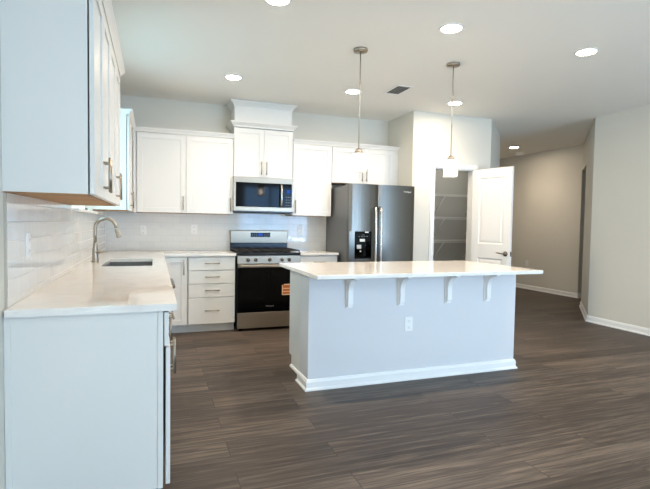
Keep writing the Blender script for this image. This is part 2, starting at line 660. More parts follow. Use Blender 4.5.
def window(name, x0, x1, y0, y1, z0, z1, along, n, label):
    """frame, sash bars and pane in an opening; along = 'x' or 'y'"""
    fr = MB()
    w = 0.05
    def bx(u0, u1, za, zb, d0, d1, mb):
        if along == 'x':
            mb.box(u0, u1, d0, d1, za, zb, 0.004)
        else:
            mb.box(d0, d1, u0, u1, za, zb, 0.004)
    u0, u1 = (x0, x1) if along == 'x' else (y0, y1)
    d0, d1 = (y0, y1) if along == 'x' else (x0, x1)
    bx(u0, u0 + w, z0, z1, d0, d1, fr)
    bx(u1 - w, u1, z0, z1, d0, d1, fr)
    bx(u0 + w, u1 - w, z0, z0 + w, d0, d1, fr)
    bx(u0 + w, u1 - w, z1 - w, z1, d0, d1, fr)
    for k in range(1, n):
        c = u0 + (u1 - u0) * k / n
        bx(c - 0.03, c + 0.03, z0 + w, z1 - w, d0, d1, fr)
    if n == 1:
        zc = (z0 + z1) / 2
        bx(u0 + w, u1 - w, zc - 0.025, zc + 0.025, d0, d1, fr)
    o = struct(fr.build(name, 'trim'), label, 'window')
    dm = (d0 + d1) / 2
    p = MB()
    if along == 'x':
        p.box(u0 + w, u1 - w, dm - 0.003, dm + 0.003, z0 + w, z1 - w)
    else:
        p.box(dm - 0.003, dm + 0.003, u0 + w, u1 - w, z0 + w, z1 - w)
    p.build('pane', 'pane', o)
    return o


w1 = window('window_1', -0.11, -0.05, WY0 + 0.001, WY1 - 0.001, WZ0 + 0.001, WZ1 - 0.001, 'y', 1,
            'white framed window over the sink, mostly hidden by the wall cabinet')
lk = MB()
lk.box(-0.05, -0.03, -1.26, -1.24, WZ0 + 0.012, WZ0 + 0.028, 0.004)
lk.build('sash_latch', 'black', w1)
window('window_2', RW[0][0], RW[0][1], REAR - 0.11, REAR - 0.05, 0.1, 2.5, 'x', 3, 'wide rear window')
window('window_added', -0.11, -0.05, VY0, VY1, 0.1, 2.5, 'y', 2, 'added wide side window, unseen behind the camera')  # added window, put in to let the side fill reach the room
b = MB()
b.box(0.0, 0.055, WY0 - 0.02, WY1 + 0.03, WZ0 - 0.022, WZ0 - 0.001, 0.005)
struct(b.build('trim_1', 'trim'), 'white stool board under the sink window', 'trim')

# baseboards with shoe moulding: profile (out, up)
BASE = [(0, 0), (0.026, 0), (0.026, 0.010), (0.017, 0.020), (0.015, 0.023), (0.015, 0.064), (0.011, 0.072), (0.008, 0.082), (0, 0.085)]
SHOE = [(0, 0), (0.016, 0), (0.016, 0.010), (0.010, 0.020), (0, 0.024)]


def baseboard(name, path, flip, label):
    return struct(MB().sweep(BASE, path, 0, flip).build(name, 'trim'), label, 'baseboard')


baseboard('baseboard_right', [(XR, REAR), (XR, YC), (OX, OY)], -1, 'white baseboard of the right wall and its angled return')
baseboard('baseboard_far', [(9.9, e_y), (X2, e_y), (X2, FB)], -1, 'white baseboard along the dim foyer wall')
baseboard('baseboard_left', [(0, REAR), (0, -4.0)], 1, 'white baseboard of the left wall')
baseboard('baseboard_pantry', [(DX1 + 0.066, PY), (QX, PY), (EX, EY), (EX, FB)], 1, 'white baseboard of the pantry wall')

# pantry doorway casing
CW = 0.062
b = MB()
for x0, x1 in ((DX0 - CW, DX0), (DX1, DX1 + CW)):
    b.box(x0, x1, PY - 0.018, PY, 0, DZ + CW, 0.004)
    b.box(x0 + 0.012, x1 - 0.012, PY - 0.023, PY - 0.017, 0, DZ + CW - 0.012, 0.002)
b.box(DX0, DX1, PY - 0.018, PY, DZ, DZ + CW, 0.004)
b.box(DX0, DX1, PY - 0.023, PY - 0.017, DZ + 0.012, DZ + CW - 0.012, 0.002)
b.box(DX0, DX0 + 0.012, PY - 0.002, PY + 0.11, 0, DZ)
b.box(DX1 - 0.012, DX1, PY - 0.002, PY + 0.11, 0, DZ)
b.box(DX0 + 0.012, DX1 - 0.012, PY - 0.002, PY + 0.11, DZ - 0.012, DZ)
struct(b.build('trim_2', 'trim'), 'white casing around the pantry doorway', 'trim')

# pantry door leaf, open towards the kitchen
def panel_door(w, t, h):
    """leaf along +x from the hinge, thickness 0..-t in y, two raised panels on both faces"""
    mb = MB()
    st, lo, mid0, mid1, top = 0.105, 0.22, 0.845, 1.03, h - 0.115
    mb.box(0, st, -t, 0, 0, h)
    mb.box(w - st, w, -t, 0, 0, h)
    for z0, z1 in ((0, lo), (mid0, mid1), (top, h)):
        mb.box(st, w - st, -t, 0, z0, z1)
    for z0, z1 in ((lo, mid0), (mid1, top)):
        mb.box(st, w - st, -t + 0.011, -0.011, z0, z1)
        for fy, s in ((0, -1), (-t, 1)):
            # sloping moulding frame and raised field
            a, c = fy + s * 0.0, fy + s * 0.0112
            i = 0.018
            q0 = [(st, z0), (w - st, z0), (w - st, z1), (st, z1)]
            q1 = [(st + i, z0 + i), (w - st - i, z0 + i), (w - st - i, z1 - i), (st + i, z1 - i)]
            v0 = [mb.bm.verts.new((x, a, z)) for x, z in q0]
            v1 = [mb.bm.verts.new((x, c + s * -0.0004, z)) for x, z in q1]
            for k in range(4):
                mb.bm.faces.new((v0[k], v0[(k + 1) % 4], v1[(k + 1) % 4], v1[k]))
            j = i + 0.03
            q2 = [(st + j, z0 + j), (w - st - j, z0 + j), (w - st - j, z1 - j), (st + j, z1 - j)]
            v2 = [mb.bm.verts.new((x, fy + s * 0.004, z)) for x, z in q2]
            v1b = [mb.bm.verts.new((x, c + s * -0.0004, z)) for x, z in q1]
            for k in range(4):
                mb.bm.faces.new((v1b[k], v1b[(k + 1) % 4], v2[(k + 1) % 4], v2[k]))
            mb.bm.faces.new(v2)
    return mb


LW, LT, LH = 0.595, 0.035, 2.02
leaf = panel_door(LW, LT, LH).build('door_1', 'door')
leaf.location = (DX1 - 0.004, PY - 0.028, 0.012)
leaf.rotation_euler = (0, 0, R(-75))
struct(leaf, 'white two panel pantry door standing open', 'door')
for s, fy in ((1, -LT), (-1, 0)):
    h = MB()
    o = -s
    h.lathe([(0.0, 0), (0.033, 0), (0.033, 0.006), (0.026, 0.012), (0.012, 0.016), (0.011, 0.045), (0.0, 0.046)], (LW - 0.062, fy, 0.915), (0, o, 0), 24)
    h.tube([(LW - 0.062, fy + o * 0.042, 0.915), (LW - 0.09, fy + o * 0.046, 0.917), (LW - 0.13, fy + o * 0.046, 0.922), (LW - 0.17, fy + o * 0.042, 0.925)], [0.011, 0.009, 0.008, 0.006])
    tag(h.build('lever_handle', 'nickel_dark', leaf), 'dark nickel lever handle')
h = MB()
h.box(LW - 0.0005, LW + 0.0015, -LT + 0.006, -0.006, 0.885, 0.945)
h.box(LW, LW + 0.011, -LT + 0.011, -0.011, 0.905, 0.927, 0.003)
tag(h.build('latch', 'nickel_dark', leaf), 'metal latch in the door edge')
for z in (0.2, 1.0, 1.8):
    MB().lathe([(0, -0.045), (0.006, -0.045), (0.006, 0.045), (0, 0.045)], (-0.004, 0.004, z), seg=12).build('hinge', 'nickel', leaf)

# ------------------------------------------------------------------ tile backsplash
b = MB()
b.box(0.008, 1.452, -0.008, 0, 0.915, 1.371)
b.box(1.452, 2.218, -0.008, 0, 0.60, 1.42)
b.box(2.218, PX - 0.02, -0.008, 0, 0.915, 1.371)
struct(b.build('backsplash', 'tile_x'), 'white subway tile on the back wall', 'backsplash')
b = MB()
b.box(0, 0.008, -3.955, -2.40, 0.915, 1.371)
b.box(0, 0.008, -2.40, -1.195, 0.915, WZ0 - 0.023)
b.box(0, 0.008, -1.195, 0, 0.915, 1.371)
struct(b.build('backsplash', 'tile_y'), 'white subway tile on the left wall behind the sink', 'backsplash')
struct(MB().box(0, 0.010, -3.963, -3.9555, 0.915, 1.371).build('trim_3', 'steel'), 'thin metal edge strip of the left wall tile', 'trim')

# ------------------------------------------------------------------ cabinet kit
# local frame: x along the run, front towards -y, wall at y = 0
def shaker(x0, x1, z0, z1, y, t=0.019, fr=0.058, rec=0.009):
    """one shaker door: stiles, rails and a recessed panel; back plane at y, front at y - t"""
    mb = MB()
    f = fr
    bv = 0.0015
    mb.box(x0, x0 + f, y - t, y, z0, z1, bv, seg=1)
    mb.box(x1 - f, x1, y - t, y, z0, z1, bv, seg=1)
    mb.box(x0 + f, x1 - f, y - t, y, z0, z0 + f, bv, seg=1)
    mb.box(x0 + f, x1 - f, y - t, y, z1 - f, z1, bv, seg=1)
    mb.box(x0 + f - 0.002, x1 - f + 0.002, y - t + rec, y - 0.001, z0 + f - 0.002, z1 - f + 0.002)
    return mb


def slab(x0, x1, z0, z1, y, t=0.019):
    return MB().box(x0, x1, y - t, y, z0, z1, 0.003)


def pull(x, z, y, length, vertical, parent):
    """bar pull on two posts, in front of the plane y"""
    mb = MB()
    h = length / 2
    o = 0.028
    if vertical:
        mb.tube([(x, y - o, z - h), (x, y - o, z + h)], 0.006)
        for s in (-1, 1):
            mb.tube([(x, y + 0.0005, z + s * h * 0.72), (x, y - o, z + s * h * 0.72)], 0.005)
    else:
        mb.tube([(x - h, y - o, z), (x + h, y - o, z)], 0.006)
        for s in (-1, 1):
            mb.tube([(x + s * h * 0.72, y + 0.0005, z), (x + s * h * 0.72, y - o, z)], 0.005)
    return tag(mb.build('handle', 'nickel', parent), 'satin nickel bar pull')


T19 = 0.019
UD = 0.300        # wall cabinet box depth
GAP = 0.006       # door stands off the box on its bumpers


def upper(label, loc, rz, x0, x1, z0, z1, doors, group='white wall cabinets', depth=UD, filler=None, under=True, gap=GAP):
    """doors: list of (x0, x1, handle) with handle 'l', 'r' or None"""
    c = thing('wall_cabinet', loc, label, 'cabinet', group, rz)
    mb = MB()
    mb.box(x0, x1, -depth, -0.001, z0 + 0.003, z1)
    if filler:
        mb.box(filler[0], filler[1], -depth - T19, -0.001 if filler[1] < x1 + 0.2 else -0.001, z0, z1)
    mb.build('body', 'cab', c)
    if under:
        tag(MB().box(x0 + 0.002, x1 - 0.002, -depth + 0.002, -0.002, z0, z0 + 0.0029).build('bottom_panel', 'birch', c), 'raw wood underside')
    yb = -depth - gap
    for a, e, hd in doors:
        d = shaker(a, e, z0 + 0.002, z1 - 0.008, yb).build('door', 'cab', c)
        if hd:
            hx = a + 0.03 if hd == 'l' else e - 0.03
            pull(hx, z0 + 0.115, yb - T19, 0.165, True, d)
    return c


def upper_crown(name, path, z, label, flip=1, k=1.0):
    prof = [(0, 0), (0.005, 0), (0.007, 0.012), (0.018, 0.028), (0.028, 0.040), (0.031, 0.042), (0.031, 0.052), (0, 0.052)]
    prof = [(o_ * k, u_ * (1 + (k - 1) * 0.3)) for o_, u_ in prof]
    o = MB().sweep(prof, path, z, flip).build(name, 'cab')
    return tag(o, label, 'crown molding')


def base_cab(label, loc, rz, x0, x1, fronts, depth=0.60, group='white base cabinets', sink=False):
    """fronts: list of ('door'|'drawer', x0, x1, z0, z1, handle)"""
    c = thing('base_cabinet', loc, label, 'cabinet', group, rz)
    if sink:
        bb = MB().box(x0, x1, -depth, -0.012, 0.10, 0.66)
        bb.box(x0, x0 + 0.005, -depth, -0.012, 0.66, 0.883)
        bb.box(x1 - 0.005, x1, -depth, -0.012, 0.66, 0.883)
        bb.box(x0 + 0.005, x1 - 0.005, -depth, -depth + 0.018, 0.66, 0.883)
    else:
        bb = MB().box(x0, x1, -depth, -0.012, 0.10, 0.883, 0.001, seg=1)
    bb.build('body', 'cab', c)
    MB().box(x0, x1, -depth + 0.07, -depth + 0.09, 0.0, 0.0995).build('toe_kick', 'cab', c)
    for kind, a, e, z0, z1, hd in fronts:
        yb = -depth - (0.011 if kind == 'door' else 0.004)
        if kind == 'door':
            d = shaker(a, e, z0, z1, yb).build('door', 'cab', c)
            if hd:
                pull(a + 0.03 if hd == 'l' else e - 0.03, z1 - 0.115, yb - T19, 0.165, True, d)
        else:
            d = slab(a, e, z0, z1, yb).build('drawer', 'cab', c)
            if hd:
                pull((a + e) / 2, (z0 + z1) / 2 + 0.005, yb - T19, 0.165, False, d)
    return c


# --- back wall uppers (front towards -Y, no rotation)
upper('tall double white wall cabinet in the back corner left of the microwave', (0, -0.0, 0), 0, 0.352, 1.4585, 1.372, 2.287,
      [(0.366, 0.900, 'r'), (0.904, 1.450, 'r')], filler=(0.3262, 0.3515))
upper('single door white wall cabinet between microwave and refrigerator', (0, 0, 0), 0, 2.1995, 2.730, 1.372, 2.287,
      [(2.207, 2.727, 'l')])
upper('short white wall cabinet above the refrigerator', (0, 0, 0), 0, 2.733, 3.640, 1.812, 2.287,
      [(2.736, 3.186, 'r'), (3.190, 3.637, 'l')], filler=(3.6405, 3.704))
upper('raised white wall cabinet above the microwave', (0, 0, 0), 0, 1.460, 2.198, 1.830, 2.432,
      [(1.462, 1.827, 'r'), (1.831, 2.196, 'l')], under=False)
F = UD + GAP + T19

# chase box over the microwave cabinet, up to the ceiling
ch = thing('cabinet_chase', (1.83, -0.15, 2.492), 'white boxed chase with crown over the microwave cabinet, reaching the ceiling', 'cabinet')
b = MB().box(-0.365, 0.352, -0.165, 0.148, 0.0, 0.258, 0.001, seg=1)
b.build('body', 'cab', ch)
prof = [(0, 0), (0.006, 0), (0.009, 0.012), (0.022, 0.03), (0.038, 0.052), (0.046, 0.058), (0.05, 0.062), (0.05, 0.078), (0, 0.078)]
b = MB().sweep(prof, [(-0.365, 0.148), (-0.365, -0.165), (0.352, -0.165), (0.352, 0.148)], 0.181, 1)
b.build('crown', 'cab', ch)

upper_crown('crown_molding', [(1.4602, -0.002), (1.4602, -F), (2.1978, -F), (2.1978, -0.002)], 2.4325, 'white crown strip around the raised cabinet over the microwave', 1, 1.7)
upper_crown('crown_molding', [(2.1990, -F), (3.7035, -F)], 2.2875, 'white crown strip on the cabinets right of the microwave', 1)

# --- left wall uppers: local x runs along -Y... rotate so that the front looks towards +X
# rotation +90 deg about z: local (x, y) -> world (-y, x): front (-y) looks to +X, local x -> world Y
RZ = R(90)
upper('white wall cabinet closest to the camera, its pale blue end panel at the top left', (0, 0, 0), RZ, -3.975, -3.203, 1.372, 2.287,
      [(-3.972, -3.591, 'r'), (-3.587, -3.206, 'l')])
upper('white wall cabinet on the left wall next to the sink window, behind the nearest one', (0, 0, 0), RZ, -3.201, -2.425, 1.372, 2.287,
      [(-3.198, -2.815, 'r'), (-2.811, -2.428, 'l')])
upper('white corner wall cabinet with its cyan lit end panel beside the sink window', (0, 0, 0), RZ, -1.18, -0.58, 1.372, 2.287,
      [(-1.177, -0.882, 'r'), (-0.878, -0.583, 'l')], filler=(-0.579, -0.327))
upper_crown('crown_molding', [(0.002, -3.9752), (F, -3.9752), (F, -2.4248), (0.002, -2.4248)], 2.2875,
            'white crown strip on the left wall cabinets nearest the camera', 1)
upper_crown('crown_molding', [(0.002, -1.1802), (F, -1.1802), (F, -F), (1.4580, -F)], 2.2875,
            'white crown strip running round the corner cabinets', 1)

# --- base cabinets on the back wall
base_cab('white base cabinet door tucked in the back corner', (0, 0, 0), 0, 0.63, 0.905,
         [('door', 0.66, 0.893, 0.105, 0.872, 'r')])
base_cab('four drawer white base cabinet left of the stove', (0, 0, 0), 0, 0.907, 1.440,
         [('drawer', 0.916, 1.437, 0.722, 0.872, 1), ('drawer', 0.916, 1.437, 0.568, 0.716, 1),
          ('drawer', 0.916, 1.437, 0.412, 0.562, 1), ('drawer', 0.916, 1.437, 0.105, 0.406, 1)])
base_cab('narrow white base cabinet between stove and refrigerator', (0, 0, 0), 0, 2.226, 2.715,
         [('drawer', 2.229, 2.712, 0.722, 0.872, 1), ('door', 2.229, 2.712, 0.105, 0.716, 'l')])

# --- base cabinets on the left wall (front to +X)
DF = 0.592
nb = base_cab('nearest white base cabinet under the left counter, its plain end panel facing the camera', (0, 0, 0), RZ, -3.975, -3.372,
         [('drawer', -3.972, -3.375, 0.722, 0.872, 1), ('door', -3.972, -3.676, 0.105, 0.716, 'r'), ('door', -3.672, -3.375, 0.105, 0.716, 'l')], depth=DF)
b = MB()
b.box(-3.984, -3.9752, -DF, -DF + 0.022, 0.095, 0.883, 0.001, seg=1)
b.box(-3.984, -3.9752, -0.024, -0.001, 0.095, 0.883, 0.001, seg=1)
b.box(-3.980, -3.9752, -DF + 0.022, -0.024, 0.0955, 0.883)
b.build('end_panel', 'cab', nb)
base_cab('second white base cabinet from the camera under the left counter', (0, 0, 0), RZ, -3.370, -2.762,
         [('drawer', -3.367, -2.765, 0.722, 0.872, 1), ('door', -3.367, -3.068, 0.105, 0.716, 'r'), ('door', -3.064, -2.765, 0.105, 0.716, 'l')], depth=DF)
base_cab('white sink base cabinet under the window', (0, 0, 0), RZ, -2.145, -1.235,
         [('drawer', -2.142, -1.238, 0.722, 0.872, None), ('door', -2.142, -1.692, 0.105, 0.716, 'r'), ('door', -1.688, -1.238, 0.105, 0.716, 'l')], depth=DF, sink=True)
base_cab('white corner base cabinet beside the sink base', (0, 0, 0), RZ, -1.233, -0.64,
         [('door', -1.230, -0.70, 0.105, 0.872, 'l')], depth=DF)

dw = thing('dishwasher', (0.30, -2.454, 0), 'dishwasher under the left counter, only its dark handle showing past the edge', 'dishwasher')
MB().box(-0.28, 0.285, -0.30, 0.30, 0.10, 0.87, 0.003).build('body', 'dark', dw)
d = MB().box(0.286, 0.318, -0.299, 0.299, 0.12, 0.868, 0.006).build('door', 'steel', dw)
hb = MB().tube([(0.362, -0.26, 0.81), (0.382, -0.2, 0.81), (0.382, 0.2, 0.81), (0.362, 0.26, 0.81)], 0.012)
for s in (-1, 1):
    hb.tube([(0.317, s * 0.24, 0.81), (0.368, s * 0.24, 0.81)], 0.010)
hb.build('handle', 'nickel_dark', d)
MB().box(0.20, 0.22, -0.29, 0.29, 0.0, 0.0995).build('toe_kick', 'black', dw)

# --- countertops
SX0, SX1, SY0, SY1 = 0.165, 0.540, -2.125, -1.325     # sink cut-out
CT0, CT1 = 0.8845, 0.914
CE = 0.648
b = MB()
b.box(0.009, CE, -4.008, SY0, CT0, CT1)
b.box(0.009, SX0, SY0, SY1, CT0, CT1)
b.box(SX1, CE, SY0, SY1, CT0, CT1)
b.box(0.009, CE, SY1, -0.009, CT0, CT1)
b.box(CE, 1.4455, -0.645, -0.009, CT0, CT1)
tag(b.build('countertop', 'quartz'), 'L shaped white quartz countertop with the sink, along left and back walls', 'countertop')
tag(MB().box(2.2225, 2.722, -0.645, -0.009, CT0, CT1, 0.002, seg=1).build('countertop', 'quartz'),
    'short white quartz countertop between stove and refrigerator', 'countertop')

# --- sink
sk = thing('kitchen_sink', (0.355, -1.725, 0.70), 'undermount stainless sink basin set in the left counter', 'sink')
b = MB()
x0, x1, y0, y1 = SX0 - 0.355, SX1 - 0.355, SY0 + 1.725, SY1 + 1.725
z0, z1 = 0.0, CT0 - 0.70 - 0.0005
w = 0.012
b.box(x0 - w, x0, y0 - w, y1 + w, z0, z1)
b.box(x1, x1 + w, y0 - w, y1 + w, z0, z1)
b.box(x0, x1, y0 - w, y0, z0, z1)
b.box(x0, x1, y1, y1 + w, z0, z1)
b.box(x0 - w, x1 + w, y0 - w, y1 + w, z0 - 0.012, z0)
b.build('basin', 'sink', sk)
MB().lathe([(0.0, 0.0), (0.045, 0.0), (0.045, 0.004), (0.03, 0.002), (0.0, 0.001)], (0, 0, 0.0005)).build('drain', 'nickel_dark', sk)

# --- faucet
fc = thing('faucet', (0.080, -1.69, CT1), 'tall satin nickel pull down gooseneck faucet beside the sink', 'faucet')
b = MB()
b.lathe([(0.0, 0), (0.031, 0), (0.031, 0.006), (0.027, 0.012), (0.026, 0.03), (0.0235, 0.10), (0.017, 0.155), (0.0155, 0.17), (0.0, 0.17)])
b.build('body', 'nickel', fc)
pts, rs = [(0, 0, 0.165), (0, 0, 0.24), (0, 0, 0.29)], []
r0 = 0.082
for k in range(1, 15):
    a = math.pi - k * (math.pi * 1.08) / 14
    pts.append((r0 + r0 * math.cos(a), -0.0, 0.29 + r0 * math.sin(a)))
pts = pts[:-1]
b = MB().tube(pts, 0.0135, 16)
b.build('spout', 'nickel', fc)
ex, ez = pts[-1][0], pts[-1][2]
hd = MB().tube([(ex - 0.0, 0, ez + 0.005), (ex + 0.006, 0, ez - 0.025), (ex + 0.015, 0, ez - 0.045), (ex + 0.024, 0, ez - 0.072), (ex + 0.026, 0, ez - 0.080)],
               [0.0145, 0.016, 0.019, 0.023, 0.021], 16)
hd.build('spray_head', 'nickel', fc)
b = MB().tube([(0.012, -0.018, 0.085), (0.03, -0.03, 0.088), (0.07, -0.036, 0.09), (0.095, -0.038, 0.092)], [0.012, 0.010, 0.008, 0.006])
b.build('lever', 'nickel', fc)

# ------------------------------------------------------------------ gas range
RX0, RX1 = 1.4575, 2.2155
rg = thing('gas_range', ((RX0 + RX1) / 2, -0.34, 0), 'stainless gas range with black oven door between the base cabinets', 'stove')
W2 = (RX1 - RX0) / 2
MB().box(-W2, W2, -0.305, 0.315, 0.03, 0.895, 0.003).build('body', 'black', rg)
for sx in (-1, 1):
    for y in (-0.25, 0.27):
        MB().lathe([(0, 0), (0.02, 0), (0.02, 0.031), (0, 0.031)], (sx * (W2 - 0.05), y, 0)).build('foot', 'black', rg)
# cooktop
b = MB().box(-W2, W2, -0.325, 0.27, 0.8955, 0.918, 0.004)
b.build('cooktop', 'black', rg)
for bx_, by_, r in ((-0.25, -0.17, 0.045), (0.25, -0.17, 0.05), (-0.25, 0.11, 0.04), (0.25, 0.11, 0.038), (0.0, -0.03, 0.05)):
    MB().lathe([(0, 0), (r, 0), (r, 0.008), (r * 0.75, 0.010), (r * 0.75, 0.016), (0, 0.017)], (bx_, by_, 0.9185)).build('burner', 'black_matte', rg)
for gx in (-0.252, 0.0, 0.252):
    g = MB()
    hw, t = 0.118, 0.006
    for y in (-0.30, 0.24):
        g.box(gx - hw, gx + hw, y - t, y + t, 0.938, 0.952, 0.002, seg=1)
    for x in (gx - hw, gx + hw, gx):
        g.box(x - t, x + t, -0.30, 0.24, 0.938, 0.952, 0.002, seg=1)
    for y in (-0.17, -0.03, 0.11):
        g.box(gx - hw, gx + hw, y - t, y + t, 0.938, 0.952, 0.002, seg=1)
    for x in (gx - hw, gx + hw):
        for y in (-0.30, 0.24):
            g.box(x - t, x + t, y - t, y + t, 0.9185, 0.94)
    g.build('grate', 'black_matte', rg)
# control panel, slightly sloped
b = MB()
b.prism([(-0.306, 0.795), (-0.336, 0.795), (-0.326, 0.885), (-0.306, 0.893)], (0, 0, 0), (0, 1, 0), (0, 0, 1), (1, 0, 0), -W2, W2)
cp = b.build('control_panel', 'steel_h', rg)
for kx in (-0.258, -0.168, 0.0, 0.150, 0.240):
    k = MB()
    k.lathe([(0, 0), (0.022, 0), (0.022, 0.004), (0.017, 0.008), (0.015, 0.026), (0.0, 0.028)], (kx, -0.3318, 0.838), (0, -1, 0.11), 20)
    k.box(kx - 0.004, kx + 0.004, -0.366, -0.350, 0.825, 0.857, 0.002, seg=1)
    tag(k.build('knob', 'nickel_dark', cp), 'round dark steel burner knob')
# oven door
od = MB().box(-W2 + 0.002, W2 - 0.002, -0.335, -0.306, 0.222, 0.79, 0.004).build('oven_door', 'black_glass', rg)
MB().box(-W2 + 0.002, W2 - 0.002, -0.338, -0.3352, 0.748, 0.789, 0.001, seg=1).build('door_rail', 'steel_h', od)
b = MB().box(-W2 + 0.03, W2 - 0.03, -0.392, -0.372, 0.752, 0.782, 0.008)
for s in (-1, 1):
    b.box(s * (W2 - 0.055) - 0.014, s * (W2 - 0.055) + 0.014, -0.375, -0.338, 0.756, 0.778, 0.003)
tag(b.build('handle', 'steel_h', od), 'flat stainless oven handle')
text_part('lettering', 'Whirlpool', 0.024, 'print_grey', od, (0.005, -0.3356, 0.290), (R(90), 0, 0))
# banded tag stuck on the oven door
b = MB()
for i, (za, zb, m) in enumerate(((0.500, 0.535, 1), (0.488, 0.500, 0), (0.463, 0.488, 1), (0.453, 0.463, 0), (0.428, 0.453, 1), (0.415, 0.428, 0))):
    b.box(0.155 + 0.004 * (5 - i) * 0.3, 0.262, -0.347 - 0.002 * m, -0.3355, za, zb, 0.003, mat=m)
b.box(0.172, 0.245, -0.346, -0.3355, 0.5352, 0.546, 0.003, mat=0)
b.box(0.150, 0.158, -0.346, -0.3355, 0.415, 0.535, 0.002, mat=0)
tag(b.build('tag', ['cream', 'orange'], od), 'orange and cream banded tag on the oven glass')
dr = MB().box(-W2 + 0.002, W2 - 0.002, -0.333, -0.306, 0.035, 0.217, 0.004).build('drawer', 'steel_h', rg)
# backguard
b = MB().box(-W2 + 0.004, W2 - 0.004, 0.272, 0.315, 0.8955, 1.01, 0.002, seg=1)
b.build('backguard_base', 'black', rg)
bk = MB().box(-W2 + 0.004, W2 - 0.004, 0.25, 0.318, 1.0105, 1.172, 0.006).build('backguard', 'steel_h', rg)
ds = MB().box(-0.118, 0.138, 0.247, 0.2498, 1.088, 1.146, 0.001, seg=1).build('display', 'black_glass', bk)
MB().box(-0.018, 0.036, 0.2462, 0.2469, 1.105, 1.136).build('clock', 'blue_led', ds)
for i in range(3):
    for j in range(2):
        for x in (-0.10 + i * 0.026, 0.062 + i * 0.026):
            MB().box(x, x + 0.012, 0.2464, 0.2469, 1.102 + j * 0.02, 1.107 + j * 0.02).build('button', 'print_grey', ds)

# ------------------------------------------------------------------ microwave
mw = thing('microwave', (1.818, -0.2, 1.4), 'stainless over the range microwave with a black glass door', 'microwave')
b = MB().box(-0.372, 0.372, -0.178, 0.19, 0.0, 0.427, 0.002, seg=1)
b.build('body', 'black', mw)
fd = MB()
fd.box(-0.372, 0.372, -0.21, -0.1785, 0.358, 0.427, 0.003)      # top rail
fd.box(-0.372, 0.372, -0.21, -0.1785, 0.014, 0.066, 0.003)      # bottom rail
fd.box(-0.372, -0.346, -0.21, -0.1785, 0.066, 0.358)
fd.box(0.352, 0.372, -0.21, -0.1785, 0.066, 0.358)
fd.build('frame', 'steel_h', mw)
dw_ = MB().box(-0.3455, 0.232, -0.211, -0.1785, 0.0665, 0.3575, 0.002, seg=1).build('door', 'black_glass', mw)
MB().box(0.2335, 0.3515, -0.2105, -0.1785, 0.0665, 0.3575, 0.002, seg=1).build('control_panel', 'black_glass', mw)
MB().box(0.285, 0.330, -0.2125, -0.2108, 0.245, 0.285).build('display', 'blue_led', mw)
for i in range(3):
    for j in range(4):
        MB().box(0.275 + i * 0.024, 0.287 + i * 0.024, -0.2120, -0.2108, 0.09 + j * 0.034, 0.098 + j * 0.034).build('button', 'print_grey', mw)
hb = MB()
hp = [(0.212, -0.225, 0.075), (0.212, -0.246, 0.11), (0.212, -0.252, 0.2), (0.212, -0.252, 0.23), (0.212, -0.246, 0.315), (0.212, -0.225, 0.35)]
hb.tube(hp, 0.0135)
for z in (0.082, 0.343):
    hb.tube([(0.212, -0.2105, z), (0.212, -0.232, z)], 0.009)
hb.build('handle', 'steel', dw_)
MB().box(-0.34, 0.34, -0.15, 0.15, -0.006, -0.0005).build('vent_grille', 'black_matte', mw)

# ------------------------------------------------------------------ refrigerator
FX0, FX1 = 2.760, 3.658
fr = thing('refrigerator', ((FX0 + FX1) / 2, -0.45, 0), 'stainless side by side refrigerator with a black water dispenser', 'refrigerator')
hw = (FX1 - FX0) / 2
MB().box(-hw + 0.004, hw - 0.004, -0.34, 0.40, 0.02, 1.745, 0.004).build('body', 'fridge_side', fr)
for sx in (-1, 1):
    for y in (-0.28, 0.35):
        MB().lathe([(0, 0), (0.025, 0), (0.025, 0.021), (0, 0.021)], (sx * (hw - 0.06), y, 0)).build('foot', 'black', fr)
MB().box(-hw + 0.02, hw - 0.02, -0.375, -0.3405, 0.025, 0.095, 0.003).build('toe_grille', 'black', fr)
b = MB()
for xa in (-hw + 0.02, hw - 0.12):
    MB().box(xa, xa + 0.10, -0.338, -0.2, 1.7455, 1.764, 0.004).build('hinge_cover', 'fridge_side', fr)
b.bm.free()
SPL = 3.146 - (FX0 + FX1) / 2


def fridge_door(x0, x1, cut=None):
    """convex front: bulged profile, extruded in z; cut = (x0, x1, z0, z1) opening for the dispenser"""
    zb, zt = 0.105, 1.765
    def prof(a, e):
        n = 10
        pts = []
        for i in range(n + 1):
            x = a + (e - a) * i / n
            u = (x - (x0 + x1) / 2) / ((x1 - x0) / 2)
            y = -0.424 + 0.018 * (u * u)
            if abs(u) > 0.97:
                y += 0.006
            pts.append((x, y))
        return pts + [(e, -0.345), (a, -0.345)]
    mb = MB()
    Z = ((0, 0, 0), (1, 0, 0), (0, 1, 0), (0, 0, 1))
    if not cut:
        mb.prism(prof(x0, x1), *Z, zb, zt)
    else:
        a, e, za, zc = cut
        mb.prism(prof(x0, x1), *Z, zb, za)
        mb.prism(prof(x0, x1), *Z, zc, zt)
        mb.prism(prof(x0, a), *Z, za, zc)
        mb.prism(prof(e, x1), *Z, za, zc)
    return mb


